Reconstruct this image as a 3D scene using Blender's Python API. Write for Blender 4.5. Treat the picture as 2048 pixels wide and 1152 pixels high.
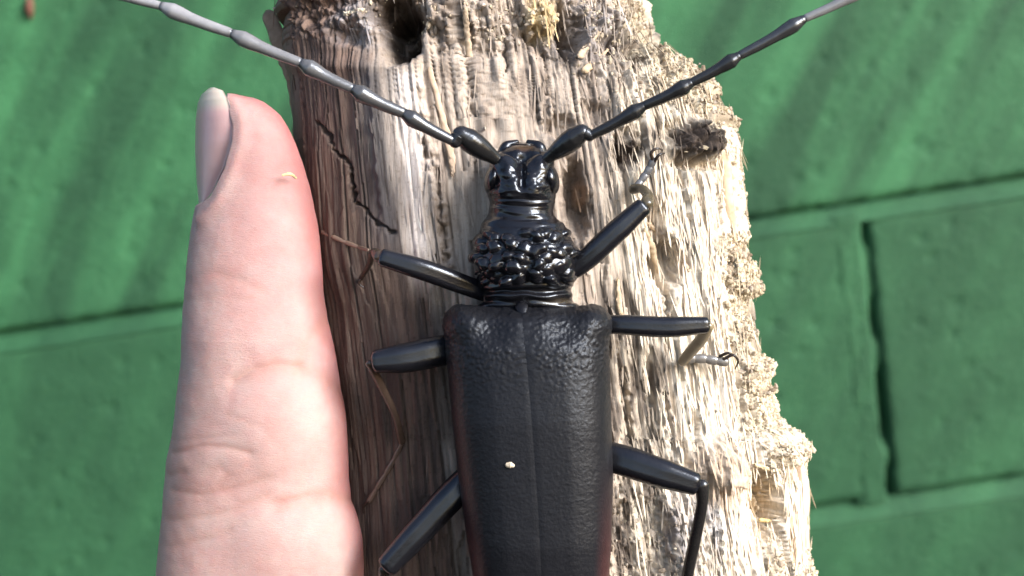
import bpy, math, random
import numpy as np
from mathutils import Matrix, Vector

# ------------------------------------------------------------------ clear
for o in list(bpy.data.objects):
    bpy.data.objects.remove(o, do_unlink=True)
scene = bpy.context.scene
COL = scene.collection
R = math.radians

# ------------------------------------------------------------------ camera
# The held things (log, beetle, thumb) live in a "held" frame, in millimetres:
# x right, y up along the log, z towards the viewer, origin on the log's face.
D = 120.0            # mm from lens to the log's face
PXMM = 20.0          # photo pixels per mm on that face
CAM_LOC = Vector((0.0, 0.0, 1.35))
CAM_R = Matrix.Rotation(R(90 - 9), 4, 'X') @ Matrix.Rotation(R(-8.7), 4, 'Z')
cam = bpy.data.cameras.new("camera")
cam.sensor_width = 36.0
cam.lens = 36.0 * D / (2048 / PXMM)
cam.clip_start = 0.005
cam.clip_end = 60
cam.dof.use_dof = True
cam.dof.focus_distance = 0.117
cam.dof.aperture_fstop = 42
camo = bpy.data.objects.new("camera", cam)
COL.objects.link(camo)
camo.matrix_world = Matrix.Translation(CAM_LOC) @ CAM_R
scene.camera = camo
HELD = Matrix.Translation(CAM_LOC) @ CAM_R @ Matrix.Translation((0, 0, -D * 0.001))

# ------------------------------------------------------------------ light
SUN_HELD = Vector((0.72, 0.42, 0.55)).normalized()     # towards the sun, held frame
sun_w = (CAM_R.to_3x3() @ SUN_HELD).normalized()
elev = math.asin(sun_w.z)
azim = math.atan2(sun_w.x, sun_w.y)
world = bpy.data.worlds.new("World")
scene.world = world
world.use_nodes = True
wn = world.node_tree.nodes
wl = world.node_tree.links
sky = wn.new('ShaderNodeTexSky')
sky.sky_type = 'NISHITA'
sky.sun_disc = False
sky.sun_elevation = elev
sky.sun_rotation = azim
sky.air_density = 1.0
sky.dust_density = 2.5
sky.ozone_density = 1.0
wn['Background'].inputs['Strength'].default_value = 0.056
wl.new(sky.outputs['Color'], wn['Background'].inputs['Color'])
sl = bpy.data.lights.new("sun", 'SUN')
sl.energy = 1.5
sl.angle = R(32)
sl.color = (0.95, 0.965, 1.0)
so = bpy.data.objects.new("sun", sl)
COL.objects.link(so)
so.location = CAM_LOC + sun_w * 3
so.rotation_euler = sun_w.to_track_quat('Z', 'Y').to_euler()

vs = scene.view_settings
vs.view_transform = 'Standard'
vs.look = 'None'
vs.exposure = 2.45
vs.gamma = 1.0
vs.use_curve_mapping = False

rng = np.random.default_rng(7)
random.seed(7)

# ------------------------------------------------------------------ numeric helpers
def P(px, py, w=0.0):
    """held-frame mm of the point seen at photo pixel (px,py) standing w mm in front of the log's face"""
    k = (D - w) / D
    return np.array([(px - 1024) / PXMM * k, (576 - py) / PXMM * k, w])

_TR = np.random.default_rng(99)
_TAB = _TR.random(1 << 16); _ANG = _TR.random(1 << 16) * 2 * np.pi
_GC = np.cos(_ANG) * 1.4; _GS = np.sin(_ANG) * 1.4
def _key(ix, iy, seed):
    h = ix.astype(np.int64) * 73856093 + iy.astype(np.int64) * 19349663 + seed * 83492791
    h = ((h ^ (h >> 13)) & 0x7fffffff) * 1103515245
    return (h >> 17) & 0xffff

def hash2(ix, iy, seed):
    return _TAB[_key(np.asarray(ix), np.asarray(iy), seed)]

def perlin(x, y, seed=0):
    x = np.asarray(x, float); y = np.asarray(y, float)
    x0 = np.floor(x); y0 = np.floor(y)
    fx = x - x0; fy = y - y0
    u = fx * fx * fx * (fx * (fx * 6 - 15) + 10)
    v = fy * fy * fy * (fy * (fy * 6 - 15) + 10)
    def g(dx, dy):
        k = _key(x0 + dx, y0 + dy, seed)
        return _GC[k] * (fx - dx) + _GS[k] * (fy - dy)
    n0 = g(0, 0) * (1 - u) + g(1, 0) * u
    n1 = g(0, 1) * (1 - u) + g(1, 1) * u
    return n0 * (1 - v) + n1 * v

def fbm(x, y, seed=0, octv=4, gain=0.5):
    s = 0; a = 1.0; t = 0
    for i in range(octv):
        s = s + a * perlin(x * 2 ** i, y * 2 ** i, seed + i * 17)
        t += a; a *= gain
    return s / t

def worley(x, y, seed=0):
    x = np.asarray(x, float); y = np.asarray(y, float)
    x0 = np.floor(x); y0 = np.floor(y)
    f1 = np.full(x.shape, 9.0); f2 = np.full(x.shape, 9.0); cid = np.zeros(x.shape)
    for dx in (-1, 0, 1):
        for dy in (-1, 0, 1):
            cx = x0 + dx; cy = y0 + dy
            kk_ = _key(cx, cy, seed)
            qx = cx + _TAB[kk_]; qy = cy + _TAB[kk_ ^ 0x5555]
            d = np.hypot(qx - x, qy - y)
            i = _TAB[kk_ ^ 0x3a3a]
            near = d < f1
            f2 = np.where(near, f1, np.minimum(f2, d))
            cid = np.where(near, i, cid)
            f1 = np.where(near, d, f1)
    return f1, f2, cid

def sstep(a, b, x):
    t = np.clip((x - a) / (b - a), 0, 1)
    return t * t * (3 - 2 * t)

def blob(px, py, cx, cy, rx, ry, soft=0.5, rot=0):
    c, s = math.cos(rot), math.sin(rot)
    dx = px - cx; dy = py - cy
    u = (dx * c + dy * s) / rx; v = (-dx * s + dy * c) / ry
    r = np.hypot(u, v)
    return 1 - sstep(1 - soft, 1 + soft, r)

def polydist(px, py, pts):
    best = np.full(px.shape, 1e9)
    for (x0, y0), (x1, y1) in zip(pts[:-1], pts[1:]):
        dx, dy = x1 - x0, y1 - y0
        t = np.clip(((px - x0) * dx + (py - y0) * dy) / (dx * dx + dy * dy), 0, 1)
        best = np.minimum(best, np.hypot(px - x0 - t * dx, py - y0 - t * dy))
    return best

def crom(pts, n):
    """Catmull-Rom through rows of pts, n samples"""
    p = np.asarray(pts, float)
    p = np.vstack([2 * p[0] - p[1], p, 2 * p[-1] - p[-2]])
    m = len(p) - 3
    t = np.linspace(0, m - 1e-6, n)
    i = t.astype(int); f = (t - i)[:, None]
    a, b, c, d = p[i], p[i + 1], p[i + 2], p[i + 3]
    return 0.5 * (2 * b + (c - a) * f + (2 * a - 5 * b + 4 * c - d) * f ** 2 + (3 * b - a - 3 * c + d) * f ** 3)

def smooth_interp(y, ys, vals, sig=18):
    """piecewise linear then smoothed over y"""
    g = np.arange(min(ys) - 200, max(ys) + 200, 4.0)
    v = np.interp(g, ys, vals)
    k = np.exp(-0.5 * (np.arange(-60, 61, 4) / sig) ** 2); k /= k.sum()
    vp = np.pad(v, 15, mode='edge')
    v = np.convolve(vp, k, mode='valid')
    return np.interp(y, g, v)

# ------------------------------------------------------------------ object helpers
def mesh_from(name, V, F, mat, col=None, smooth=True):
    me = bpy.data.meshes.new(name)
    V = np.asarray(V, np.float32) * 0.001
    F = np.asarray(F, np.int32)
    me.vertices.add(len(V)); me.vertices.foreach_set('co', V.ravel())
    k = F.shape[1]
    me.loops.add(F.size); me.loops.foreach_set('vertex_index', F.ravel())
    me.polygons.add(len(F))
    me.polygons.foreach_set('loop_start', np.arange(len(F), dtype=np.int32) * k)
    me.polygons.foreach_set('use_smooth', np.full(len(F), smooth, dtype=bool))
    me.update(calc_edges=True)
    if col is not None:
        at = me.color_attributes.new('tone', 'FLOAT_COLOR', 'POINT')
        c = np.ones((len(V), 4), np.float32); c[:, :col.shape[1]] = col
        at.data.foreach_set('color', c.ravel())
    me.materials.append(mat)
    return me

def put(name, me, parent=None, matrix=None):
    o = bpy.data.objects.new(name, me)
    COL.objects.link(o)
    if parent is not None:
        o.parent = parent
    if matrix is not None:
        o.matrix_world = matrix
    return o

def tag(o, label=None, cat=None, group=None, kind=None):
    if label: o['label'] = label
    if cat: o['category'] = cat
    if group: o['group'] = group
    if kind: o['kind'] = kind
    return o

def grid_faces(nu, nv, wrap_u=False):
    """verts indexed v*nu+u ; quads"""
    u = np.arange(nu if wrap_u else nu - 1); v = np.arange(nv - 1)
    U, Vv = np.meshgrid(u, v)
    U2 = (U + 1) % nu
    return np.stack([Vv * nu + U, Vv * nu + U2, (Vv + 1) * nu + U2, (Vv + 1) * nu + U], -1).reshape(-1, 4)

def vnormals(V, F):
    n = np.zeros_like(V)
    a, b, c, d = (V[F[:, i]] for i in range(4))
    fn = np.cross(c - a, d - b)
    for i in range(4):
        for q in range(3): n[:, q] += np.bincount(F[:, i], fn[:, q], len(V))
    l = np.linalg.norm(n, axis=1, keepdims=True); l[l == 0] = 1
    return n / l

def tube(path, rad, nseg=14, flat=1.0, flat_dir=(0, 0, 1), groove=0.0, cap=1.0):
    """closed tube along path (n,3) with radii (n,), rounded ends; returns V,F"""
    path = np.asarray(path, float); rad = np.asarray(rad, float)
    n = len(path)
    T = np.gradient(path, axis=0); T /= np.linalg.norm(T, axis=1, keepdims=True)
    ref = np.asarray(flat_dir, float)
    rings = []
    # rounded caps
    ks = [0.3, 0.7, 0.93]
    P0, T0, r0 = path[0], T[0], rad[0]
    P1, T1, r1 = path[-1], T[-1], rad[-1]
    seq = [(P0 - T0 * r0 * cap * math.sqrt(1 - k * k), T0, r0 * k) for k in (0.05, *ks)]
    seq += [(path[i], T[i], rad[i]) for i in range(n)]
    seq += [(P1 + T1 * r1 * cap * math.sqrt(1 - k * k), T1, r1 * k) for k in (*ks[::-1], 0.05)]
    ang = np.linspace(0, 2 * np.pi, nseg, endpoint=False)
    for p, t, r in seq:
        b = ref - t * np.dot(ref, t)
        if np.linalg.norm(b) < 1e-3: b = np.cross(t, (1, 0, 0))
        b = b / np.linalg.norm(b); s = np.cross(t, b)
        rr = r * (1 - groove * np.exp(-((ang - np.pi / 2) / 0.35) ** 2))
        rings.append(p + np.outer(np.cos(ang) * rr, s) + np.outer(np.sin(ang) * rr * flat, b))
    V = np.vstack(rings)
    return V, grid_faces(nseg, len(seq), True)

def join(parts):
    Vs, Fs, o = [], [], 0
    for V, F in parts:
        Vs.append(V); Fs.append(F + o); o += len(V)
    return np.vstack(Vs), np.vstack(Fs)

# ------------------------------------------------------------------ materials
def new_mat(name):
    m = bpy.data.materials.new(name); m.use_nodes = True
    nt = m.node_tree
    b = nt.nodes['Principled BSDF']
    return m, nt, b

def N(nt, t, **kw):
    n = nt.nodes.new(t)
    for k, v in kw.items():
        if k in n.inputs: n.inputs[k].default_value = v
        else: setattr(n, k, v)
    return n

def coords(nt, scale):
    tc = N(nt, 'ShaderNodeTexCoord')
    mp = N(nt, 'ShaderNodeMapping')
    mp.inputs['Scale'].default_value = scale
    nt.links.new(tc.outputs['Object'], mp.inputs['Vector'])
    return mp.outputs['Vector']

def noise(nt, vec, scale, detail=4, rough=0.55):
    n = N(nt, 'ShaderNodeTexNoise')
    n.inputs['Scale'].default_value = scale; n.inputs['Detail'].default_value = detail
    n.inputs['Roughness'].default_value = rough
    nt.links.new(vec, n.inputs['Vector'])
    return n.outputs['Fac']

def ramp(nt, fac, stops):
    r = N(nt, 'ShaderNodeValToRGB')
    el = r.color_ramp.elements
    el[0].position, el[0].color = stops[0][0], (*stops[0][1], 1)
    el[1].position, el[1].color = stops[-1][0], (*stops[-1][1], 1)
    for p, c in stops[1:-1]:
        e = el.new(p); e.color = (*c, 1)
    nt.links.new(fac, r.inputs['Fac'])
    return r.outputs['Color']

def mixc(nt, a, b, fac=1.0, mode='MULTIPLY'):
    m = N(nt, 'ShaderNodeMix', data_type='RGBA', blend_type=mode)
    for sock, v in ((m.inputs[6], a), (m.inputs[7], b)):
        if isinstance(v, tuple): sock.default_value = (*v, 1)
        else: nt.links.new(v, sock)
    if isinstance(fac, (int, float)): m.inputs[0].default_value = fac
    else: nt.links.new(fac, m.inputs[0])
    return m.outputs[2]

def bump(nt, b, h, strength, dist):
    bp = N(nt, 'ShaderNodeBump')
    bp.inputs['Strength'].default_value = strength
    bp.inputs['Distance'].default_value = dist
    nt.links.new(h, bp.inputs['Height'])
    nt.links.new(bp.outputs['Normal'], b.inputs['Normal'])
    return bp

def attr(nt, name='tone'):
    a = N(nt, 'ShaderNodeAttribute'); a.attribute_name = name
    return a.outputs['Color']

# green wall paint
M_paint, nt, b = new_mat('green_wall_paint')
v = coords(nt, (1, 1, 1))
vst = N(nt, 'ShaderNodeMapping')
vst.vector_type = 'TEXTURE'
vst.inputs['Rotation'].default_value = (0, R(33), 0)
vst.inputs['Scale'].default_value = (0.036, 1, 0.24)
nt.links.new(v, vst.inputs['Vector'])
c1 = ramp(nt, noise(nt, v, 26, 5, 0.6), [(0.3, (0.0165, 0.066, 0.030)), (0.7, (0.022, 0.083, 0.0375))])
sun_streak = ramp(nt, noise(nt, vst.outputs['Vector'], 1.0, 3, 0.5), [(0.38, (0.90, 0.90, 0.92)), (0.66, (2.1, 2.05, 1.9))])  # dappled sun streaks painted into the wall colour
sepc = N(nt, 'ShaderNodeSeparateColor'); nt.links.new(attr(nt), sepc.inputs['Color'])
c2 = mixc(nt, c1, sun_streak, sepc.outputs[0])
fleck = ramp(nt, noise(nt, v, 230, 3, 0.6), [(0.30, (0.62, 0.66, 0.66)), (0.42, (1, 1, 1)), (0.66, (1, 1, 1)), (0.78, (1.45, 1.3, 1.4))])
c3 = mixc(nt, c2, fleck, 0.8)
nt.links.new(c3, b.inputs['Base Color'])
b.inputs['Roughness'].default_value = 0.65
b.inputs['Specular IOR Level'].default_value = 0.22
bump(nt, b, noise(nt, v, 260, 6, 0.7), 0.7, 0.0025)

# wood
M_wood, nt, b = new_mat('rotten_wood')
v = coords(nt, (1000, 1000, 1000))
g = N(nt, 'ShaderNodeMapping'); g.inputs['Scale'].default_value = (3.2, 0.22, 2.0)
nt.links.new(v, g.inputs['Vector'])
grain = ramp(nt, noise(nt, g.outputs['Vector'], 1.0, 6, 0.65), [(0.28, (0.60, 0.55, 0.50)), (0.5, (1, 1, 1)), (0.75, (1.22, 1.22, 1.22))])
spots = ramp(nt, noise(nt, v, 2.2, 5, 0.7), [(0.30, (0.55, 0.48, 0.42)), (0.44, (1, 1, 1)), (0.8, (1.1, 1.1, 1.12))])
c = mixc(nt, mixc(nt, attr(nt), grain, 0.75), spots, 0.65)
nt.links.new(c, b.inputs['Base Color'])
b.inputs['Roughness'].default_value = 0.78
b.inputs['Specular IOR Level'].default_value = 0.3
bump(nt, b, noise(nt, g.outputs['Vector'], 3.0, 5, 0.7), 0.5, 0.00025)

M_fibre, nt, b = new_mat('splintered_wood')
v = coords(nt, (1000, 1000, 1000))
gr = ramp(nt, noise(nt, v, 1.3, 4), [(0.3, (0.7, 0.66, 0.62)), (0.7, (1.15, 1.15, 1.15))])
nt.links.new(mixc(nt, attr(nt), gr, 0.8), b.inputs['Base Color'])
b.inputs['Roughness'].default_value = 0.75
b.inputs['Specular IOR Level'].default_value = 0.3

# skin
M_skin, nt, b = new_mat('skin')
v = coords(nt, (1000, 1000, 1000))
mot = ramp(nt, noise(nt, v, 0.30, 6, 0.65), [(0.32, (0.96, 0.80, 0.79)), (0.68, (1.03, 1.09, 1.08))])
nt.links.new(mixc(nt, attr(nt), mot, 0.8), b.inputs['Base Color'])
b.inputs['Roughness'].default_value = 0.52
b.inputs['Specular IOR Level'].default_value = 0.32
b.inputs['Subsurface Weight'].default_value = 0.5
b.inputs['Subsurface Radius'].default_value = (1.0, 0.30, 0.16)
b.inputs['Subsurface Scale'].default_value = 0.0016
sm = N(nt, 'ShaderNodeMapping'); sm.inputs['Scale'].default_value = (1.2, 3.2, 1.2); sm.inputs['Rotation'].default_value = (0, 0, R(25))
nt.links.new(v, sm.inputs['Vector'])
bump(nt, b, noise(nt, sm.outputs['Vector'], 2.0, 8, 0.78), 0.42, 0.0003)

M_nail, nt, b = new_mat('fingernail')
nt.links.new(attr(nt), b.inputs['Base Color'])
b.inputs['Roughness'].default_value = 0.28
b.inputs['Subsurface Weight'].default_value = 0.25
b.inputs['Subsurface Radius'].default_value = (1.0, 0.5, 0.35)
b.inputs['Subsurface Scale'].default_value = 0.0012
v = coords(nt, (1000, 1000, 1000))
bump(nt, b, noise(nt, v, 0.8, 3), 0.08, 0.0003)

# beetle shell
def shell(name, rough, noise_scale, bump_s, spec=0.5, coat=0.0):
    m, nt, b = new_mat(name)
    v = coords(nt, (1000, 1000, 1000))
    c = ramp(nt, noise(nt, v, 1.1, 4), [(0.3, (0.85, 0.85, 0.85)), (0.7, (1.15, 1.15, 1.15))])
    nt.links.new(mixc(nt, attr(nt), c, 0.8), b.inputs['Base Color'])
    rr = N(nt, 'ShaderNodeMapRange')
    rr.inputs['To Min'].default_value = rough * 0.75; rr.inputs['To Max'].default_value = rough * 1.25
    nt.links.new(noise(nt, v, 2.5, 4), rr.inputs['Value'])
    nt.links.new(rr.outputs['Result'], b.inputs['Roughness'])
    b.inputs['Specular IOR Level'].default_value = spec
    b.inputs['Coat Weight'].default_value = coat
    b.inputs['Specular Tint'].default_value = (0.80, 0.88, 1.0, 1)
    b.inputs['Coat Roughness'].default_value = 0.15
    bump(nt, b, noise(nt, v, noise_scale, 4, 0.6), bump_s, 0.0002)
    return m
M_body = shell('glossy_black_shell', 0.17, 2.2, 0.15, 0.5)
M_elytra = shell('grained_black_shell', 0.38, 4.5, 0.22, 0.22)
M_limb = shell('black_limb_shell', 0.21, 5.0, 0.12, 0.55)
M_pubes = shell('grey_downy_shell', 0.20, 7.0, 0.15, 0.9)

# ------------------------------------------------------------------ wall of painted blocks
YW = 0.766                      # wall's face, metres in front of the camera (world +Y)
def ray_wall(px, py):
    d = CAM_R.to_3x3() @ Vector(P(px, py, 0) - np.array([0, 0, D]))
    k = YW / d.y
    return CAM_LOC + d * k
corner = ray_wall(1772, 1010)    # lower end of the upright joint
joint_h, joint_v = 9.0, 12.5    # mm
BW, BH = 400.0, 200.0
wall = bpy.data.objects.new('block_wall', None)
COL.objects.link(wall)
wall.location = (corner.x, YW, corner.z)
tag(wall, 'green painted concrete block wall behind the log', 'wall')
# wall-local mm: x right, z up, y = -out
def block(i, x0, x1, z0, z1, seed):
    nx, nz = int((x1 - x0) / 3.0), int((z1 - z0) / 3.0)
    a = np.linspace(x0, x1, nx); c = np.linspace(z0, z1, nz)
    # finer rows close to the edge for the rounding
    A, C = np.meshgrid(a, c)
    d = np.minimum(np.minimum(A - x0, x1 - A), np.minimum(C - z0, z1 - C))
    d = d + fbm(A / 14, C / 14, seed + 3) * 1.6
    r = 5.0
    edge = np.where(d < r, r - np.sqrt(np.maximum(r * r - (r - np.clip(d, 0, r)) ** 2, 0)), 0) * 1.5
    rough = fbm(A / 22, C / 22, seed, 5, 0.6) * 0.9
    pit, _, pid = worley(A / 24, C / 24, seed + 9)
    pits = np.where(pid > 0.6, np.exp(-(pit / 0.10) ** 2), 0) * 2.2
    Y = edge - rough + pits
    V = np.stack([A, Y, C], -1).reshape(-1, 3)
    return mesh_from('block', V, grid_faces(nx, nz), M_paint, np.full((len(V), 3), 1.0 if z0 > BH * .5 else .30))  # upper courses get the stronger painted sun streaks
bi = 0
ZB = {r: r * BH if r < 2 else (r + .35) * BH for r in range(-5, 6)}     # the upper course is a tall one
far_mesh = {}
for row in range(-5, 5):
    z0 = ZB[row] + joint_h / 2; z1 = ZB[row + 1] - joint_h / 2
    off = 0 if row % 2 == 0 else BW / 2
    for col in range(-6, 5):
        x0 = off + col * BW + joint_v / 2; x1 = off + (col + 1) * BW - joint_v / 2
        if not -2 <= row <= 2 or x0 > 560 or x1 < -960:      # beyond the picture: alike blocks share two meshes
            key = (row == 1, (row + col) % 2)
            if key not in far_mesh:
                far_mesh[key] = block(0, -(x1 - x0) / 2, (x1 - x0) / 2, -(z1 - z0) / 2, (z1 - z0) / 2, 900 + len(far_mesh) * 31)
            o = put('block', far_mesh[key], wall)
            o.location = ((x0 + x1) / 2000, 0, (z0 + z1) / 2000)
            continue
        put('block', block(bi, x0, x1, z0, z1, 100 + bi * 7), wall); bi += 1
# mortar: weathered joints, deep under the upper block, coming forward below
mort = []
na = 400
na = 800
xs = np.linspace(-2500, 2100, na)
for row in range(-5, 6):
    zc = ZB[row]
    prof = np.linspace(-1, 1, 15)
    X, Q = np.meshgrid(xs, prof)
    wob = fbm(X / 60, Q * 0 + row, 40 + row) * 1.0
    Y = -1.2 + 4.6 * (Q + 1) + 2.5 * sstep(0.25, 0.9, Q + wob * 0.25) - fbm(X / 12, Q * 2, 51) * 0.6
    V = np.stack([X, Y, zc + Q * (joint_h / 2 + 3) + wob], -1).reshape(-1, 3)
    mort.append((V, grid_faces(na, 15)))
for row in range(-5, 5):
    off = 0 if row % 2 == 0 else BW / 2
    zs = np.linspace(ZB[row] + 3, ZB[row + 1] - 3, 120)
    for col in range(-6, 6):
        xc = off + col * BW
        prof = np.linspace(-1.9, 1, 25)
        Q, Z = np.meshgrid(prof, zs)
        wob = fbm(Z / 40, Q * 0 + col, 60 + row)
        gap = sstep(0.15, 0.5, perlin(Z / 45, Q * 0 + 3.3 * col, 70 + row) + 0.35)
        Y = -.5 + 1.6 * sstep(-1.2, -1.9, Q) + (3.5 + 6.5 * gap) * sstep(0.10, 0.45, Q + wob * 0.45) - fbm(Z / 14, Q * 1.2, 52) * 0.7
        V = np.stack([xc + Q * (joint_v / 2 + 3), Y, Z], -1).reshape(-1, 3)
        mort.append((V, grid_faces(25, 120)))
V, F = join(mort)
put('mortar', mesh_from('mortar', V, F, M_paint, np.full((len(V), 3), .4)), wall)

# ------------------------------------------------------------------ log
EDGE_W = -15.0
LY = [-200, 0, 120, 270, 460, 800, 1152, 1400]
LX = [566, 576, 580, 590, 606, 640, 668, 690]
RY = [-200, -60, 0, 60, 105, 150, 190, 240, 300, 430, 560, 700, 845, 866, 880, 960, 1152, 1400]
RX = [1262, 1280, 1290, 1304, 1336, 1392, 1430, 1456, 1473, 1487, 1504, 1522, 1546, 1552, 1592, 1596, 1603, 1616]
NV, NF, NB = 800, 520, 60
py_rows = np.linspace(-190, 1390, NV)
k = (D - EDGE_W) / D
Lm = (smooth_interp(py_rows, LY, LX, 14) - 1024) / PXMM * k
Rm = (np.interp(py_rows, RY, RX) - 1024) / PXMM * k
ph = np.concatenate([np.linspace(0, np.pi, NF, endpoint=False), np.pi + np.linspace(0, np.pi, NB, endpoint=False)])
pw = 2 / np.where(np.cos(ph) > 0, 3.2, 2.4)          # flatter towards the left, rounder on the right
xi = -np.sign(np.cos(ph)) * np.abs(np.cos(ph)) ** pw
om = np.sign(np.sin(ph)) * np.abs(np.sin(ph)) ** pw
front = np.where(np.arange(NF + NB) < NF, 1.0, 0.0)
dep = np.where(om > 0, -EDGE_W, 13.0)
mid = (Lm + Rm) / 2; half = (Rm - Lm) / 2
X = mid[:, None] + half[:, None] * xi[None, :]
W = EDGE_W + (om * dep)[None, :] + 0 * X
Y = ((576 - py_rows) / PXMM)[:, None] * np.where(om > 0, (D - W[0]) / D, k)[None, :] + 0 * X
Vl = np.stack([X, Y, W], -1).reshape(-1, 3)
Fl = grid_faces(NF + NB, NV, True)[:, ::-1]
Nl = vnormals(Vl, Fl)
if Nl.reshape(NV, NF + NB, 3)[NV // 2, NF // 2, 2] < 0:
    Fl = Fl[:, ::-1]; Nl = -Nl
# photo-pixel position of every point (places the features on the face) and fibre coordinates
px = (1024 + PXMM * Vl[:, 0] * D / (D - Vl[:, 2]))
py = (576 - PXMM * Vl[:, 1] * D / (D - Vl[:, 2]))
arc = np.concatenate([[0], np.cumsum(np.hypot(np.diff(xi * 20), np.diff(om * np.where(om > 0, 15, 13))))])
A = np.broadcast_to(arc[None, :], (NV, NF + NB)).ravel().copy()
B = Vl[:, 1].copy()
# fibres run straight along the piece, whatever its broken outline
Ls = np.interp(py, [-200, 1400], [562, 692]); Rs = np.interp(py, [-200, 1400], [1330, 1625])
sf_ = (px - Ls) / (Rs - Ls)
isf = np.broadcast_to((front > 0)[None, :], (NV, NF + NB)).ravel()
A = np.where(isf, np.interp(2 * sf_ - 1, xi[:NF], arc[:NF]), A)
fib_slope = np.interp(sf_, [0, 1], [130 / 1600, 295 / 1600])
fr = np.broadcast_to(front[None, :], (NV, NF + NB)).ravel()
warp = perlin(A / 9, B / 60, 3) * 0.5 + perlin(A / 3, B / 30, 4) * 0.18
Aw = A + warp
left = 1 - sstep(800, 880, px + 30 * fbm(A / 4, B / 12, 5))      # smoother, weathered left flank
right = sstep(1180, 1300, px + 60 * fbm(A / 5, B / 12, 6))
toprot = 1 - sstep(60, 150, py + 80 * fbm(A / 5, B / 5, 8) + (px < 800) * 40)
# edge strip of frass on the right
redge = np.interp(py, RY, RX)
frass = sstep(-75, -35, px - redge + 26 * fbm(A / 2.5, B / 4, 12)) * (1 - 0.9 * sstep(-20, 20, 470 - py) * sstep(0, 40, py - 230)) * fr
frass = np.clip(frass + blob(px, py, 1370, 165, 70, 45, 0.6), 0, 1) * (1 - blob(px, py, 1585, 1030, 40, 130, 0.4))
crumb = np.clip(frass + toprot + .9 * blob(px, py, 1385, 285, 50, 38, .5) + .7 * blob(px, py, 1250, 295, 34, 40, .5) + 0.7 * blob(px, py, 1265, 95, 130, 90) + 0.8 * blob(px, py, 1300, 1090, 130, 110), 0, 1)

disp = fbm(A / 11, B / 26, 21) * 1.3
def slats(width, length, seed, slant):
    """split fibre bundles: columns of uneven width, each broken off at its own places.
    returns height id, distance to the column's edge (mm) and distance to the break (mm)"""
    u = Aw / width + 0.35 * perlin(Aw / width * .37, Aw * 0, seed + 1)
    c = np.floor(u); fu = u - c
    ph_ = hash2(c, c * 0, seed)
    L = length * (0.6 + 0.9 * hash2(c, c * 0 + 3, seed))
    t = B / L + ph_ * 7 + slant * (fu - .5) * width / L * 3 + .10 * perlin(Aw / .3, B / 2.0, seed + 2) * width / L * 4
    r = np.floor(t); ft = (t - r)
    return hash2(c, r, seed + 5), np.minimum(fu, 1 - fu) * width, np.minimum(ft, 1 - ft) * L, hash2(c, r, seed + 8)
h1, e1_, b1_, k1 = slats(1.7, 20, 210, 1.5)
h2, e2_, b2_, k2 = slats(0.72, 11, 220, -1.0)
h3, e3_, b3_, k3 = slats(0.36, 6, 230, 1.0)
mdl = np.clip(1 - left, 0, 1)
rough_ = 0.14 + 0.42 * mdl + 0.16 * right
disp += (h1 - .5) * 1.5 * rough_ * (.35 + .65 * (k1 > .35)) + (h2 - .5) * 0.85 * rough_ + (h3 - .5) * .42 * rough_
crk = np.exp(-(e1_ / .09) ** 2) * (k1 > .45)
crk2 = np.exp(-(e2_ / .06) ** 2) * (k2 > .5)
disp -= crk * (0.25 + .35 * rough_) + crk2 * (.10 + .22 * rough_)
disp += perlin(Aw / 0.25, B / 9, 24) * (0.05 + 0.07 * rough_) + perlin(Aw / 1.1, B / 22, 23) * .16
wid, wid2 = h1, h2
# crumbs
c1, c2, cid = worley(A / 0.75, B / 0.85, 27)
disp += crumb * ((0.55 - c1) * 0.7 + (cid - 0.5) * 0.5)
c1b, c2b, cidb = worley(A / 2.2, B / 2.4, 28)
disp += crumb * (cidb - 0.5) * 1.4
disp -= toprot * fr * 0.8 * sstep(620, 740, px)
# ledge: the smooth flank stands proud of the broken face, its rim drawn as in the photo
rim = np.interp(py, [-200, 0, 60, 120, 200, 330, 480, 560], [700, 720, 725, 838, 842, 870, 893, 900])
rim = rim + 14 * fbm(B / 3.0, B * 0, 31) + 8 * perlin(B / 0.9, B * 0 + 4, 32)
ledge = (1 - sstep(-6, 10, px - rim)) * (1 - sstep(480, 620, py)) * sstep(100, 140, py)
disp += ledge * 1.3 * sstep(560, 760, px)
rim2 = np.interp(py, [0, 150, 500], [735, 742, 770]) + 6 * perlin(B / 1.4, B * 0 + 9, 33)
disp -= (1 - sstep(-5, 5, px - rim2)) * 0.45 * (1 - sstep(380, 560, py)) * sstep(120, 160, py)
# cracks across the flank
pxc = px + 7 * perlin(A / 0.7, B / 0.7, 35); pyc = py + 5 * perlin(A / 0.9, B / 0.9, 34); wdj = .75 + .6 * perlin(A / 1.5, B / 1.5, 49)
for pts, wd, dp in (([(632, 246), (655, 268), (668, 303), (690, 314), (702, 330), (706, 352), (712, 400)], 3.4, 0.9),
                    ([(718, 405), (745, 430), (760, 447), (792, 466)], 3.4, 0.8),
                    ([(845, 240), (858, 320), (872, 330), (882, 420), (893, 520)], 6, 1.0),
                    ([(1010, 60), (1012, 140)], 5, 0.7),
                    ([(1305, 470), (1330, 560), (1345, 640)], 6, 0.9),
                    ([(1250, 740), (1262, 830), (1270, 900)], 8, 1.2),
                    ([(1305, 760), (1318, 880)], 6, 0.9), ([(1338, 790), (1352, 900)], 6, 0.8),
                    ([(1462, 330), (1472, 420), (1478, 500)], 7, 1.0),
                    ([(930, 100), (940, 230)], 4, 0.5), ([(1090, 100), (1100, 260)], 4, 0.5)):
    d = polydist(pxc, pyc, pts)
    disp -= np.exp(-(d / (wd * wdj)) ** 2) * dp
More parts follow.
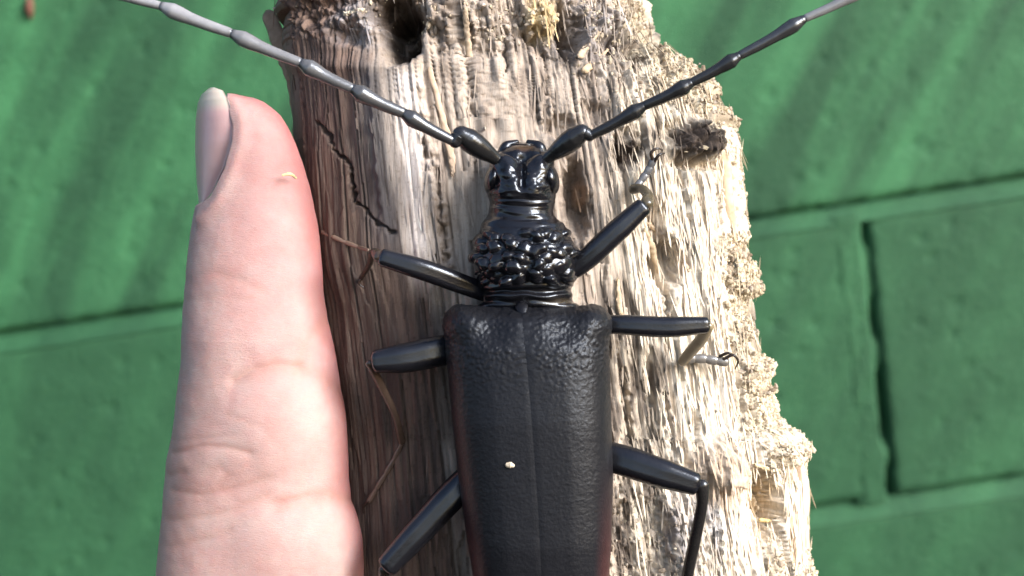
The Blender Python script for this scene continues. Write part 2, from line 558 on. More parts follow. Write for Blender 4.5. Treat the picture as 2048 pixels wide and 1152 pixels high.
# pits and lumps: (x, y, rx, ry, depth mm (+ = hollow), softness, rot)
FEAT = [(803, 70, 34, 54, 6.0, 0.35, 0.15), (786, 24, 44, 30, 4.0, .5, 0), (822, 95, 16, 22, 3.0, .5, .3), (775, 75, 14, 20, 2.0, .5, 0), (835, 30, 20, 14, 1.6, .5, .4), (700, 70, 30, 20, 1.4, .6, .3), (1085, 45, 30, 34, -1.6, .5, 0), (1075, 70, 26, 12, 1.2, .5, 0),
        (1165, 60, 30, 40, -1.6, .5, 0), (1140, 70, 22, 40, 1.6, .5, 0), (1215, 45, 24, 24, -1.4, .5, 0), (1250, 90, 40, 24, 1.2, .6, 0),
        (1255, 300, 26, 36, 1.8, .5, .2), (1262, 285, 17, 15, -1.2, .5, 0), (1152, 400, 24, 70, 2.6, .45, -.1), (1165, 385, 16, 26, -1.2, .5, 0),
        (1385, 285, 46, 34, -1.8, .45, .3), (1350, 265, 22, 24, 1.6, .5, 0), (1395, 330, 42, 10, 1.5, .5, .1),
        (1335, 525, 34, 44, 3.2, .35, -.15), (1315, 440, 24, 34, 1.4, .5, 0), (1440, 935, 50, 42, -2.2, .45, .2), (1440, 1010, 42, 70, -1.2, .6, 0),
        (1535, 1010, 20, 66, 3.0, .4, -.12), (1570, 905, 26, 24, -1.4, .5, 0), (1518, 660, 16, 60, 1.2, .5, -.1), (1260, 960, 28, 40, 1.4, .6, 0),
        (1275, 1030, 40, 30, 1.2, .6, 0), (1330, 1080, 34, 24, 1.0, .6, 0), (1380, 1060, 46, 60, -.8, .6, 0), (1290, 820, 40, 90, 1.0, .7, 0),
        (720, 45, 50, 32, -1.2, .6, 0), (640, 20, 40, 30, 1.0, .6, 0), (1120, 255, 30, 20, 1.4, .5, 0), (1190, 230, 30, 24, 1.0, .6, .4),
        (900, 30, 40, 80, -.8, .6, 0), (875, 70, 9, 40, .9, .5, 0), (955, 90, 60, 14, .5, .6, .2), (1480, 600, 16, 30, 1.2, .5, 0)]
pxj = px + 11 * fbm(A / 1.3, B / 1.3, 36, 3); pyj = py + 13 * fbm(A / 1.2, B / 1.2, 37, 3)
for fx, fy, rx, ry, dp, sf, rt in FEAT:
    disp -= dp * blob(pxj, pyj, fx, fy, rx, ry, sf, rt) * fr
Vl = Vl + Nl * disp[:, None]
# ragged broken ends
endj = fbm(A / 1.2, A * 0, 38, 4, 0.7) * 4
Vl[:, 1] += endj * np.clip(sstep(-120, -190, py) , 0, 1)

# colour of the wood
def mixv(c, t, m):
    return c + (np.asarray(t) - c) * m[:, None]
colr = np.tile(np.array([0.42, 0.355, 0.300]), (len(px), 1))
colr = mixv(colr, [0.77, 0.685, 0.56], 0.97 * right * (0.65 + 0.35 * wid2))  # paler wood, lightened further to paint in stronger sun on this side
st = sstep(-0.1, 0.45, perlin(Aw / 1.1, B / 16, 41) + 0.4 * perlin(Aw / 0.4, B / 8, 42))
colr = mixv(colr, [0.22, 0.175, 0.145], 0.45 * st * (1 - .6 * right))
colr = mixv(colr, [0.15, 0.112, 0.088], 0.45 * sstep(0.10, 0.42, fbm(A / 2.4, B / 5, 43)) * (1 - .5 * right))
# dark rot streaks beside the wing covers and in places over the right side
rotm = np.clip(blob(px, py, 1270, 800, 75, 150, .7) + blob(px, py, 1290, 1080, 90, 120, .7) + .8 * blob(px, py, 1230, 640, 40, 90, .7) + .6 * blob(px, py, 1330, 500, 50, 60, .7) + .5 * blob(px, py, 1200, 200, 130, 110, .8) + .16 * right + .7 * blob(px, py, 1130, 60, 120, 60, .7) + .6 * blob(px, py, 1290, 60, 60, 60, .7) + .6 * blob(px, py, 1330, 290, 60, 50, .7) + .5 * blob(px, py, 700, 20, 120, 40, .7), 0, 1)
rots = sstep(0.02, 0.32, perlin(Aw / 0.8, B / 5.5, 47) + .5 * perlin(Aw / .3, B / 2.2, 48) + .25 * (rotm - .5))
colr = mixv(colr, [0.055, 0.040, 0.034], .82 * rotm * rots)
rot_depth = rotm * rots
# weathered dark brown flank, growing towards the lower left
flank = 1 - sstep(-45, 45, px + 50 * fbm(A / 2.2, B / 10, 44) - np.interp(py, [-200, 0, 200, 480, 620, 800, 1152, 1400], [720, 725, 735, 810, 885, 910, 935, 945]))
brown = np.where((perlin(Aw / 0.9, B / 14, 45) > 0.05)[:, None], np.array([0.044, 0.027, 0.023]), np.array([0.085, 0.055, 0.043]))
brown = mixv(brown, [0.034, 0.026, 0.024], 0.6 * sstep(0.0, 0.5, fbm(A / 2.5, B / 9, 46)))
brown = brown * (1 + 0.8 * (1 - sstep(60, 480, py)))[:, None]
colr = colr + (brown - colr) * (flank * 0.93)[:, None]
# silvery grey stain beside the pale strip
band = np.exp(-((px - np.interp(py, [0, 130, 480, 700], [728, 745, 782, 795])) / 34) ** 2) * sstep(110, 160, py) * (1 - sstep(430, 560, py))
colr = mixv(colr, [0.075, 0.072, 0.078], 0.85 * band)
band2 = np.exp(-((px - np.interp(py, [0, 130, 480, 700], [815, 812, 842, 850])) / 24) ** 2) * sstep(120, 170, py) * (1 - sstep(470, 620, py))
colr = mixv(colr, [0.74, 0.66, 0.61], 0.95 * band2)
# frass colour, mould, dark lumps
colr = mixv(colr, [0.60, 0.52, 0.38], 0.65 * frass)
colr = mixv(colr, [0.16, 0.11, 0.07], 0.7 * frass * (cid > 0.72))
gm = np.clip(blob(px, py, 725, 45, 60, 45, .6) + blob(px, py, 1180, 60, 90, 50, .6) * .8 + blob(px, py, 1390, 1060, 60, 80, .6), 0, 1)
colr = mixv(colr, [0.42, 0.40, 0.41], gm * 0.7 * (0.4 + 0.6 * (cid > 0.4)))
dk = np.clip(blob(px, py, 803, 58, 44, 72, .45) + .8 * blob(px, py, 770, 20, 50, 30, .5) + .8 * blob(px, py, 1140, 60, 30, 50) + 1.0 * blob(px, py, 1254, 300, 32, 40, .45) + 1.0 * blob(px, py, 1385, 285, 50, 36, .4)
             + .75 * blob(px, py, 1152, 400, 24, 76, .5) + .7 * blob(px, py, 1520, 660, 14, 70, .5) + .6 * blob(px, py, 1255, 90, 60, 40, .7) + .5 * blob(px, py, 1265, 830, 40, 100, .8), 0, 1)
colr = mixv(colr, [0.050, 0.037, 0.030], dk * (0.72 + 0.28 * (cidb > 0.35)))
colr = mixv(colr, [0.36, 0.22, 0.13], 0.5 * blob(px, py, 1163, 388, 14, 24, .5))
colr = mixv(colr, [0.62, 0.47, 0.24], 0.8 * blob(px, py, 1085, 35, 34, 44, .5))
colr = mixv(colr, [0.50, 0.36, 0.20], 0.7 * blob(px, py, 1535, 1010, 20, 66, .4))
colr = mixv(colr, [0.44, 0.33, 0.24], 0.7 * blob(px, py, 1440, 950, 56, 60, .4))
colr = mixv(colr, [0.09, 0.066, 0.052], np.clip(.7 * crk + .5 * crk2, 0, .8) * (1 - .75 * right))
colr = np.clip(colr, 0.018, 0.78)
log_origin = P(1120, 1390, -15)
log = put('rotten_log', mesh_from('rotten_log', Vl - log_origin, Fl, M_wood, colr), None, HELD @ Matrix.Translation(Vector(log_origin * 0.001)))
tag(log, 'upright piece of rotten pale wood with dark weathered left flank under the beetle', 'log')
# broken ends of the log
for nm, row in (('broken_top', 0), ('broken_base', NV - 1)):
    ring = Vl.reshape(NV, NF + NB, 3)[row]
    cen = ring.mean(0)
    rs = [cen + (ring - cen) * s + np.array([0, (1 - s) * (4 if row == 0 else -4), 0]) * fbm(A[:NF + NB] / 1.5, A[:NF + NB] * 0 + s * 9, 39)[:, None] for s in np.linspace(1, 0.02, 14)]
    Vc = np.vstack(rs)
    put(nm, mesh_from(nm, Vc - log_origin, grid_faces(NF + NB, 14, True), M_wood, np.tile(np.array([0.40, 0.30, 0.21]), (len(Vc), 1))), log)

front_idx = np.where((fr > 0) & (py > -120) & (py < 1300))[0]
G = NF + NB
tang = np.gradient(Vl.reshape(NV, G, 3), axis=0).reshape(-1, 3)
smN = vnormals(Vl, Fl)
def ok(p):  # weights -> indices
    return p / p.sum()
SLV = np.array([[-.5, 0, 0], [-.35, .5, .25], [-.35, -.5, .25], [.3, .4, .35], [.3, -.4, .35], [.5, 0, .1], [-.35, 0, -.4], [.3, 0, -.4]])
SLF = np.array([[0, 2, 1, 1], [1, 2, 4, 3], [3, 4, 5, 5], [0, 1, 6, 6], [0, 6, 2, 2], [1, 3, 7, 6], [2, 6, 7, 4], [3, 5, 7, 7], [4, 7, 5, 5]])
def slivers(idx, Lr, Wr, lift, jit, cols):
    Vs, Fs, Cs = [], [], []
    for q, i in enumerate(idx):
        n = Nl[i]; t = np.array([-fib_slope[i], 1.0, 0.0]); t = t - n * np.dot(n, t); t /= np.linalg.norm(t)
        s = np.cross(n, t); s /= np.linalg.norm(s) + 1e-9
        a = rng.normal(0, jit)
        t2 = t * math.cos(a) + s * math.sin(a); up = rng.normal(lift, 0.18)
        t2 = t2 + n * up; t2 /= np.linalg.norm(t2); s2 = np.cross(n, t2); s2 /= np.linalg.norm(s2); n2 = np.cross(t2, s2)
        L = rng.uniform(*Lr); w = rng.uniform(*Wr)
        v = SLV * np.array([L, w, w * 0.8]); v = v + rng.normal(0, 0.06, v.shape) * np.array([L * .4, w, w])
        Vs.append(Vl[i] + n * w * 0.25 + v[:, :1] * t2 + v[:, 1:2] * s2 + v[:, 2:] * n2)
        Fs.append(SLF + q * 8)
        Cs.append(np.tile(np.clip(cols(i) * rng.uniform(0.75, 1.2), 0.03, 0.75), (8, 1)))
    return np.vstack(Vs), np.vstack(Fs), np.vstack(Cs)
def tri_mesh(name, V, F, C, mat):
    me = bpy.data.meshes.new(name)
    fl = [[v for k_, v in enumerate(f) if k_ == 0 or v != f[k_ - 1]] for f in F.tolist()]
    me.from_pydata((V * 0.001).tolist(), [], fl); me.update()
    at = me.color_attributes.new('tone', 'FLOAT_COLOR', 'POINT')
    c = np.ones((len(V), 4), np.float32); c[:, :3] = C
    at.data.foreach_set('color', c.ravel()); me.materials.append(mat)
    return me
pf = front_idx
hidden = (px[pf] > 880) & (px[pf] < 1210) & (py[pf] > 600)
wgt = (0.10 + 0.9 * right[pf] * (1 - .85 * frass[pf]) + 0.25 * crumb[pf] + 0.3 * (1 - left[pf])) * (1 - .9 * sstep(-30, 0, px[pf] - redge[pf])) * np.where(hidden, 0.05, 1) * (1 - 0.85 * flank[pf]) * (1 - 0.9 * dk[pf])
idx = rng.choice(pf, 2400, p=ok(wgt))
V, F, C = slivers(idx, (1.2, 5.5), (0.07, 0.22), 0.03, 0.10, lambda i: colr[i] * 1.08)
tag(put('wood_fibres', tri_mesh('wood_fibres', V - log_origin, F, C, M_fibre), log), kind='stuff')
# crumbs of frass
ICO = []
g_ = (1 + 5 ** .5) / 2
for a_ in (-1, 1):
    for b_ in (-g_, g_):
        ICO += [(0, a_, b_), (a_, b_, 0), (b_, 0, a_)]
ICO = np.array(ICO) / math.hypot(1, g_)
from itertools import combinations
ICF = [f for f in combinations(range(12), 3) if all(np.linalg.norm(ICO[f[i]] - ICO[f[j]]) < 1.1 for i, j in ((0, 1), (1, 2), (0, 2)))]
ICF = np.array([f if np.dot(np.cross(ICO[f[1]] - ICO[f[0]], ICO[f[2]] - ICO[f[0]]), ICO[f[0]]) > 0 else (f[0], f[2], f[1]) for f in ICF])
wgt = (0.001 + crumb[pf] ** 2 + 1.6 * frass[pf]) * np.where(hidden, 0.05, 1) * (1 - .97 * flank[pf]) * (1 - .97 * np.clip(dk[pf], 0, 1))
idx = rng.choice(pf, 9000, p=ok(wgt))
Vs, Fs, Cs = [], [], []
for q, i in enumerate(idx):
    r = rng.uniform(0.06, 0.19) * (1.8 if rng.random() < 0.12 else 1)
    v = ICO * r * rng.uniform(0.55, 1.6, 3) * rng.uniform(0.8, 1.2, (12, 1))
    Vs.append(Vl[i] + smN[i] * r * 0.4 + v); Fs.append(ICF + q * 12)
    u = rng.random()
    base = np.array([0.60, 0.52, 0.38]) if u < .55 else np.array([0.50, 0.44, 0.38]) if u < .8 else np.array([0.14, 0.10, 0.07])
    base = base * 0.6 + colr[i] * 0.4
    Cs.append(np.tile(base * rng.uniform(.8, 1.15), (12, 1)))
V, F, C = np.vstack(Vs), np.vstack(Fs), np.vstack(Cs)
tag(put('frass_crumbs', mesh_from('frass_crumbs', V - log_origin, F, M_fibre, C, smooth=False), log), kind='stuff')

def log_w(qx, qy):
    i = pf[np.argmin((px[pf] - qx) ** 2 + (py[pf] - qy) ** 2)]
    return Vl[i, 2]

def splinter(pts, widths, thick, colour, name='splinter', lift=0.3):
    """a split-off sliver lying along photo points"""
    n = 26
    c = crom([(x, y, log_w(x, y) + lift if w is None else w) for x, y, w in pts], n)
    path = np.array([P(*q) for q in c])
    wd = np.interp(np.linspace(0, 1, n), np.linspace(0, 1, len(widths)), widths) / PXMM
    wd = wd * (1 + 0.18 * perlin(np.linspace(0, 9, n), np.full(n, pts[0][0] * .37), 5))
    V, F = tube(path, wd / 2, 9, thick)
    V = V + 0.05 * rng.normal(0, 1, V.shape)
    tone = np.tile(np.array(colour), (len(V), 1)) * (1 + 0.18 * perlin(V[:, 0] * 3, V[:, 1] * .3, 9))[:, None]
    return put(name, mesh_from(name, V - log_origin, F, M_fibre, tone), log)
splinter([(540, 34, -15), (562, 90, -14), (585, 150, -13.5), (590, 240, -14)], [34, 40, 36, 10], 0.35, (0.26, 0.185, 0.13))
splinter([(1418, 250, None), (1446, 320, None), (1456, 400, None), (1470, 480, None)], [14, 30, 26, 8], 0.6, (0.62, 0.50, 0.35))
splinter([(1290, 460, None), (1305, 500, None), (1318, 552, None)], [10, 16, 5], 0.7, (0.60, 0.48, 0.34))
splinter([(1298, 448, None), (1350, 500, None), (1378, 540, None)], [8, 14, 6], 0.7, (0.58, 0.46, 0.33))
splinter([(1200, 60, None), (1160, 110, None)], [8, 14], 0.7, (0.5, 0.40, 0.29))
splinter([(1215, 100, None), (1170, 140, None)], [6, 16], 0.7, (0.52, 0.40, 0.27))
splinter([(1512, 930, None), (1560, 945, None)], [8, 5], 0.8, (0.60, 0.5, 0.33))
splinter([(1520, 1040, None), (1550, 1042, None)], [8, 5], 0.8, (0.62, 0.46, 0.22))
splinter([(1590, 900, None), (1600, 1000, None), (1606, 1110, None)], [14, 22, 14], 0.6, (0.36, 0.27, 0.20))
splinter([(1568, 960, None), (1580, 1060, None), (1590, 1150, None)], [8, 20, 14], 0.6, (0.48, 0.36, 0.25))
splinter([(1235, 560, None), (1240, 620, None), (1246, 640, None)], [6, 12, 6], 0.6, (0.6, 0.48, 0.33))
splinter([(860, 140, None), (900, 300, None), (905, 350, None)], [10, 16, 6], 0.5, (0.50, 0.38, 0.28))
splinter([(690, 28, None), (725, 20, None)], [9, 8], 0.8, (0.62, 0.54, 0.42))
splinter([(930, 20, None), (938, 110, None)], [10, 14], 0.5, (0.48, 0.38, 0.28))

# ------------------------------------------------------------------ hand: thumb along the log's left edge
TW = -1.2
ty = [190, 193, 198, 206, 220, 245, 290, 340, 400, 460, 530, 600, 660, 730, 820, 900, 960, 1040, 1152, 1300, 1500, 1800, 2200, 2600]
tr = [474, 492, 510, 528, 548, 568, 590, 606, 622, 634, 641, 646, 659, 674, 685, 691, 697, 710, 722, 735, 760, 820, 900, 960]
tl = [468, 452, 440, 430, 421, 413, 404, 401, 399, 388, 380, 373, 370, 367, 356, 343, 335, 327, 316, 300, 270, 190, 80, 0]
tw = [TW] * 19 + [-2.2, -6, -16, -30, -42]
tn = 620
tt = np.concatenate([190 + 40 * np.linspace(0, 1, 60) ** 2, np.linspace(231, 1300, tn - 100), np.linspace(1320, 2600, 40)])
tn = len(tt)
Rr = np.interp(tt, ty, tr); Ll = np.interp(tt, ty, tl)
def sm(a, s):
    kx = np.arange(-3 * s, 3 * s + 1); kk = np.exp(-.5 * (kx / s) ** 2); kk /= kk.sum()
    return np.convolve(np.pad(a, 3 * s, mode='reflect', reflect_type='odd'), kk, 'valid')
Rr[45:] = sm(Rr, 7)[45:]; Ll[45:] = sm(Ll, 7)[45:]
Wc = sm(np.interp(tt, ty, tw), 7)
na = 220
th = np.linspace(0, 2 * np.pi, na, endpoint=False)
ex = 2 / 2.25
cx_ = np.sign(np.cos(th)) * np.abs(np.cos(th)) ** ex; cz_ = np.sign(np.sin(th)) * np.abs(np.sin(th)) ** ex
hw = (Rr - Ll) / 2
hd = np.minimum(hw * 0.94, 6.9 * PXMM + np.maximum(tt - 1152, 0) * .02)
Vt = np.zeros((tn, na, 3))
for i in range(tn):
    w_ = Wc[i] + cz_ * hd[i] / PXMM
    kz = (D - Wc[i]) / D
    Vt[i, :, 0] = ((Rr[i] + Ll[i]) / 2 + cx_ * hw[i] - 1024) / PXMM * kz
    Vt[i, :, 1] = (576 - tt[i]) / PXMM * kz
    Vt[i, :, 2] = w_
Vt = Vt.reshape(-1, 3)
Ft = grid_faces(na, tn, True)
Nt = vnormals(Vt, Ft)
if Nt.reshape(tn, na, 3)[300, na // 4, 2] < 0: Ft = Ft[:, ::-1]; Nt = -Nt
tpx = 1024 + PXMM * Vt[:, 0] * D / (D - Vt[:, 2]); tpy = 576 - PXMM * Vt[:, 1] * D / (D - Vt[:, 2])
frt = sstep(-4, 0, Vt[:, 2] - TW)
dsp = fbm(Vt[:, 0] / 5, Vt[:, 1] / 6, 80) * 0.16
CRE = [([(470, 762), (510, 742), (560, 733), (600, 736)], 12, .62), ([(600, 736), (640, 752), (680, 780)], 12, .22), ([(600, 735), (612, 690), (650, 640)], 13, .28),
       ([(350, 905), (400, 893), (450, 892), (500, 905)], 7, .34), ([(350, 880), (420, 876), (470, 870)], 7, .14), ([(345, 980), (400, 990), (470, 975), (540, 955)], 8, .22),
       ([(335, 1040), (400, 1035), (470, 1020), (530, 990)], 9, .24), ([(340, 1095), (400, 1080), (460, 1062)], 9, .22), ([(555, 1008), (610, 996), (660, 992), (700, 1000)], 13, .75),
       ([(375, 560), (420, 548), (480, 560), (530, 585)], 10, .16), ([(372, 600), (430, 590), (500, 600)], 9, .12), ([(425, 940), (440, 930), (455, 950), (440, 968)], 9, .22),
       ([(560, 365), (600, 362)], 6, .10), ([(565, 400), (590, 440), (610, 480)], 5, .07), ([(340, 950), (370, 945)], 8, .25), ([(460, 830), (520, 850), (560, 890)], 8, .10)]
tpyj = tpy + 4 * perlin(Vt[:, 0] / 3, Vt[:, 1] / 3, 81)
for pts, wd, dp in CRE:
    d = polydist(tpx, tpyj, pts)
    dsp -= frt * dp * (.24 * np.exp(-(d / (wd * 2.6)) ** 2) + .24 * np.exp(-(d / (wd * .9)) ** 2))
    dsp += 0 * frt * dp * np.exp(-((d - 2.2 * wd) / (1.3 * wd)) ** 2)
# pads and knuckle
dsp += frt * (1.0 * blob(tpx, tpy, 560, 860, 100, 90, .9) + .9 * blob(tpx, tpy, 610, 1090, 110, 80, .9) + .3 * blob(tpx, tpy, 400, 930, 60, 50, .9) + .3 * blob(tpx, tpy, 530, 420, 90, 160, .9))
# groove beside the nail
GROOVE = [(452, 215), (463, 250), (462, 285), (447, 340), (420, 392), (402, 412), (392, 420)]
dn = polydist(tpx, tpy, GROOVE)
gx = np.interp(tpy, [180, 215, 250, 285, 340, 392, 412], [440, 452, 463, 462, 447, 420, 400])
dsp -= 1.9 * (1 - sstep(-14, 4, tpx - gx)) * (1 - sstep(380, 415, tpy)) * sstep(-6, -3, Vt[:, 2] - TW)
dsp += frt * .25 * np.exp(-((dn - 20) / 13) ** 2) * (tpx > np.interp(tpy, [200, 260, 340, 420], [455, 462, 447, 395]))
Vt = Vt + Nt * dsp[:, None]
tc = np.tile(np.array([0.41, 0.280, 0.262]), (len(Vt), 1))
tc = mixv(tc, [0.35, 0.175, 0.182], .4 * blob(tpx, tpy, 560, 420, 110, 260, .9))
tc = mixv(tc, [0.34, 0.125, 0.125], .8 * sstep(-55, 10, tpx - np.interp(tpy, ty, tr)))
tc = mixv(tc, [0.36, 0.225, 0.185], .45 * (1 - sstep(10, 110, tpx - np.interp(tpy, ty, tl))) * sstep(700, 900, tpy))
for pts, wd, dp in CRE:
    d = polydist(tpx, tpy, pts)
    tc = mixv(tc, [0.36, 0.19, 0.155], np.clip(dp * 1.2, 0, .5) * np.exp(-(d / (wd * 1.2)) ** 2))  # shading of the skin folds painted as a darker tint
hand_o = P(500, 1400, -8)
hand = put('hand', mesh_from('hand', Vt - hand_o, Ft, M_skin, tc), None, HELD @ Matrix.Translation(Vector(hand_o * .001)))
tag(hand, 'pale pink thumb with a long nail held against the left edge of the log', 'hand')
# nail: curved plate wrapped round the thumb's outer side
nn, mm = 70, 34
yy = np.linspace(178, 414, nn)
fx = np.interp(yy, [178, 188, 205, 230, 262, 290, 340, 392, 414], [428, 446, 455, 462, 466, 464, 448, 421, 400])   # near rim
ox = np.interp(yy, [178, 188, 205, 240, 300, 360, 400, 414], [414, 402, 395, 391, 390, 393, 397, 398])              # outer silhouette
Vn = []
for j in range(nn):
    a = np.linspace(0, 1, mm)
    # quarter-ellipse from the near rim round the outer side to the far rim
    ang = a * R(165)
    fxw = TW + 2.9 * (fx[j] - ox[j]) / 72 + 0.2
    x = ox[j] + (fx[j] - ox[j]) * (1 - np.sin(np.clip(ang, 0, np.pi)))
    x = np.where(ang > np.pi / 2, ox[j] + (fx[j] - ox[j]) * .8 * (1 - np.sin(ang)), x)
    w = TW - 1.2 + (fxw - TW + 1.2) * np.cos(ang) * np.where(ang > np.pi / 2, 1.4, 1)
    w = w + 0.25
    Vn.append(np.stack([(x - 1024) / PXMM * (D - w) / D, np.full(mm, (576 - yy[j]) / PXMM * (D - TW) / D), w], -1))
Vn = np.array(Vn).reshape(-1, 3)
Fn = grid_faces(mm, nn)
Nn = vnormals(Vn, Fn)
if Nn.reshape(nn, mm, 3)[30, 8, 0] > 0: Nn = -Nn; Fn = Fn[:, ::-1]
back = Vn - Nn * 0.35
rimf = []
per = [(0, j) for j in range(mm)] + [(i, mm - 1) for i in range(nn)] + [(nn - 1, j) for j in range(mm - 1, -1, -1)] + [(i, 0) for i in range(nn - 1, -1, -1)]
pi_ = [i * mm + j for i, j in per]
for p0, p1 in zip(pi_[:-1], pi_[1:]):
    if p0 != p1: rimf.append((p0, p1, p1 + nn * mm, p0 + nn * mm))
Va = np.vstack([Vn, back]); Fa = np.vstack([Fn, Fn[:, ::-1] + nn * mm, np.array(rimf)])
ny = np.repeat(yy, mm); ny = np.concatenate([ny, ny])
nxx = np.tile(np.arange(mm) / mm, nn); nxx = np.concatenate([nxx, nxx])
nc = np.tile(np.array([0.54, 0.34, 0.33]), (len(Va), 1))
nc = mixv(nc, [0.52, 0.45, 0.38], 1 - sstep(212, 238, ny + 10 * nxx))
nc = mixv(nc, [0.50, 0.36, 0.38], .6 * sstep(330, 400, ny))
put('nail', mesh_from('nail', Va - hand_o, Fa, M_nail, nc), hand)

# ------------------------------------------------------------------ beetle
bo = P(1060, 900, 0)
beetle = bpy.data.objects.new('beetle', None); COL.objects.link(beetle)
beetle.matrix_world = HELD @ Matrix.Translation(Vector(bo * .001))
tag(beetle, 'large black longhorn beetle clinging head up to the log', 'beetle')
def bpart(name, V, F, mat, col, parent=beetle, smooth=True):
    if len(col) == 3: col = np.tile(np.array(col, float), (len(V), 1))
    return put(name, mesh_from(name, V - bo, F, mat, col, smooth), parent)
BLK = np.array([0.007, 0.007, 0.009])
# body: head, neck, pronotum, collar and abdomen as one mesh of rings (y, left, right, top w, bottom w)
BR = [(284, 1035, 1058, 3.0, 2.0), (287, 1018, 1072, 4.2, 1.2), (294, 1006, 1084, 5.2, .6), (308, 998, 1092, 5.9, .4), (322, 988, 1098, 6.6, .2), (336, 980, 1104, 7.3, .2), (352, 974, 1110, 7.8, 0),
      (372, 972, 1114, 8.0, 0), (390, 974, 1112, 8.0, 0), (404, 980, 1110, 7.9, 0), (416, 978, 1108, 7.9, 0), (430, 976, 1106, 7.9, 0), (438, 970, 1114, 8.0, 0), (447, 962, 1128, 8.3, 0), (458, 960, 1134, 8.7, 0),
      (472, 954, 1142, 9.0, 0), (490, 949, 1149, 9.3, 0), (508, 946, 1154, 9.5, 0), (525, 945, 1155, 9.6, 0), (540, 947, 1152, 9.5, 0), (555, 952, 1148, 9.2, 0), (568, 956, 1147, 8.7, 0),
      (580, 966, 1142, 8.2, 0), (594, 966, 1144, 8.2, 0), (606, 966, 1146, 8.0, 0), (616, 940, 1170, 7.4, 0), (640, 915, 1195, 7.6, .2), (700, 912, 1198, 8.2, .2), (850, 922, 1204, 8.4, .2),
      (1000, 942, 1204, 8.0, .3), (1150, 966, 1198, 7.2, .4), (1300, 995, 1180, 6.2, .6), (1400, 1030, 1150, 5.0, .9), (1440, 1070, 1110, 3.6, 1.6)]
BR = np.array(BR, float)
nb, ma = 520, 200
ysb = np.concatenate([np.linspace(284, 640, 400), np.linspace(642, 1440, 120)])
cols_ = [np.interp(ysb, BR[:, 0], BR[:, i]) for i in range(1, 5)]
cols_ = [np.concatenate([c[:6], sm(c, 5)[6:400], c[400:]]) for c in cols_]
bl, br_, bt, bb = cols_
th = np.linspace(0, 2 * np.pi, ma, endpoint=False)
cx_ = np.sign(np.cos(th)) * np.abs(np.cos(th)) ** .86; cz_ = np.sign(np.sin(th)) * np.abs(np.sin(th)) ** .86
wm = (bt + bb) / 2
wz = wm[:, None] + ((bt - bb) / 2)[:, None] * cz_[None, :]
kz = (D - wm) / D
Vb = np.stack([((bl + br_) / 2 - 1024)[:, None] / PXMM * kz[:, None] + ((br_ - bl) / 2 / PXMM * kz)[:, None] * cx_[None, :], ((576 - ysb) / PXMM)[:, None] * ((D - wz) / D), wz], -1).reshape(-1, 3)
Fb = grid_faces(ma, len(ysb), True)
Nb_ = vnormals(Vb, Fb)
if Nb_.reshape(len(ysb), ma, 3)[200, ma // 4, 2] < 0: Nb_ = -Nb_; Fb = Fb[:, ::-1]
qx = 1024 + PXMM * Vb[:, 0] * D / (D - Vb[:, 2]); qy = 576 - PXMM * Vb[:, 1] * D / (D - Vb[:, 2])
up = sstep(3.5, 6.0, Vb[:, 2])
pro = sstep(452, 470, qy) * (1 - sstep(562, 574, qy)) * up
f1, f2, fid = worley(qx / 24 + .15 * perlin(qx / 14, qy / 14, 91), qy / 23 + .3 * perlin(qx / 40, qy / 40, 98), 92)
lum = np.sqrt(np.clip(1 - (f1 / .58) ** 2, 0, 1))
dsb = pro * (lum * .60 * np.where(fid > .25, .6 + .6 * fid, .35) - .22 + .12 * perlin(qx / 30, qy / 20, 93))
# transverse folds on the neck, the front of the pronotum and its rear collar
fold = np.sin((qy - 398 + 4 * np.sin(qx / 30) + 7 * perlin(qx / 60, qy / 20, 96)) / 21 * 2 * np.pi)
dsb += .10 * fold * (.6 + .8 * perlin(qx / 45, qy / 9, 99)) * sstep(396, 404, qy) * (1 - sstep(450, 464, qy)) * up
dsb += .16 * np.sin((qy - 566 + 5 * perlin(qx / 40, qy / 20, 97)) / 21 * 2 * np.pi) * sstep(564, 572, qy) * (1 - sstep(606, 616, qy)) * up
# head relief: furrow between the antennae, antennal sockets, wrinkled crown
hm = (1 - sstep(392, 400, qy)) * up
dsb -= hm * .55 * np.exp(-((qx - 1044) / 7) ** 2) * sstep(300, 325, qy) * (1 - sstep(360, 395, qy))
dsb += hm * (.9 * blob(qx, qy, 1006, 327, 22, 20, .8) + .9 * blob(qx, qy, 1084, 327, 22, 20, .8))
dsb -= hm * .5 * (np.exp(-((qy - 312) / 6) ** 2)) * (np.abs(qx - 1045) < 34)
dsb += hm * (.16 * perlin(qx / 18, qy / 14, 94) + .04 * perlin(qx / 7, qy / 6, 95))
dsb += hm * .35 * (blob(qx, qy, 1020, 372, 18, 26, .8) + blob(qx, qy, 1066, 374, 20, 24, .8))
Vb = Vb + Nb_ * dsb[:, None]
bc = np.tile(BLK, (len(Vb), 1))
bc = mixv(bc, [0.16, 0.085, 0.035], .45 * blob(qx, qy, 1045, 294, 20, 6, .6) * up)
bc = mixv(bc, [0.12, 0.09, 0.05], .2 * blob(qx, qy, 1120, 602, 26, 6, .7) * up)
body = bpart('body', Vb, Fb, M_body, bc)
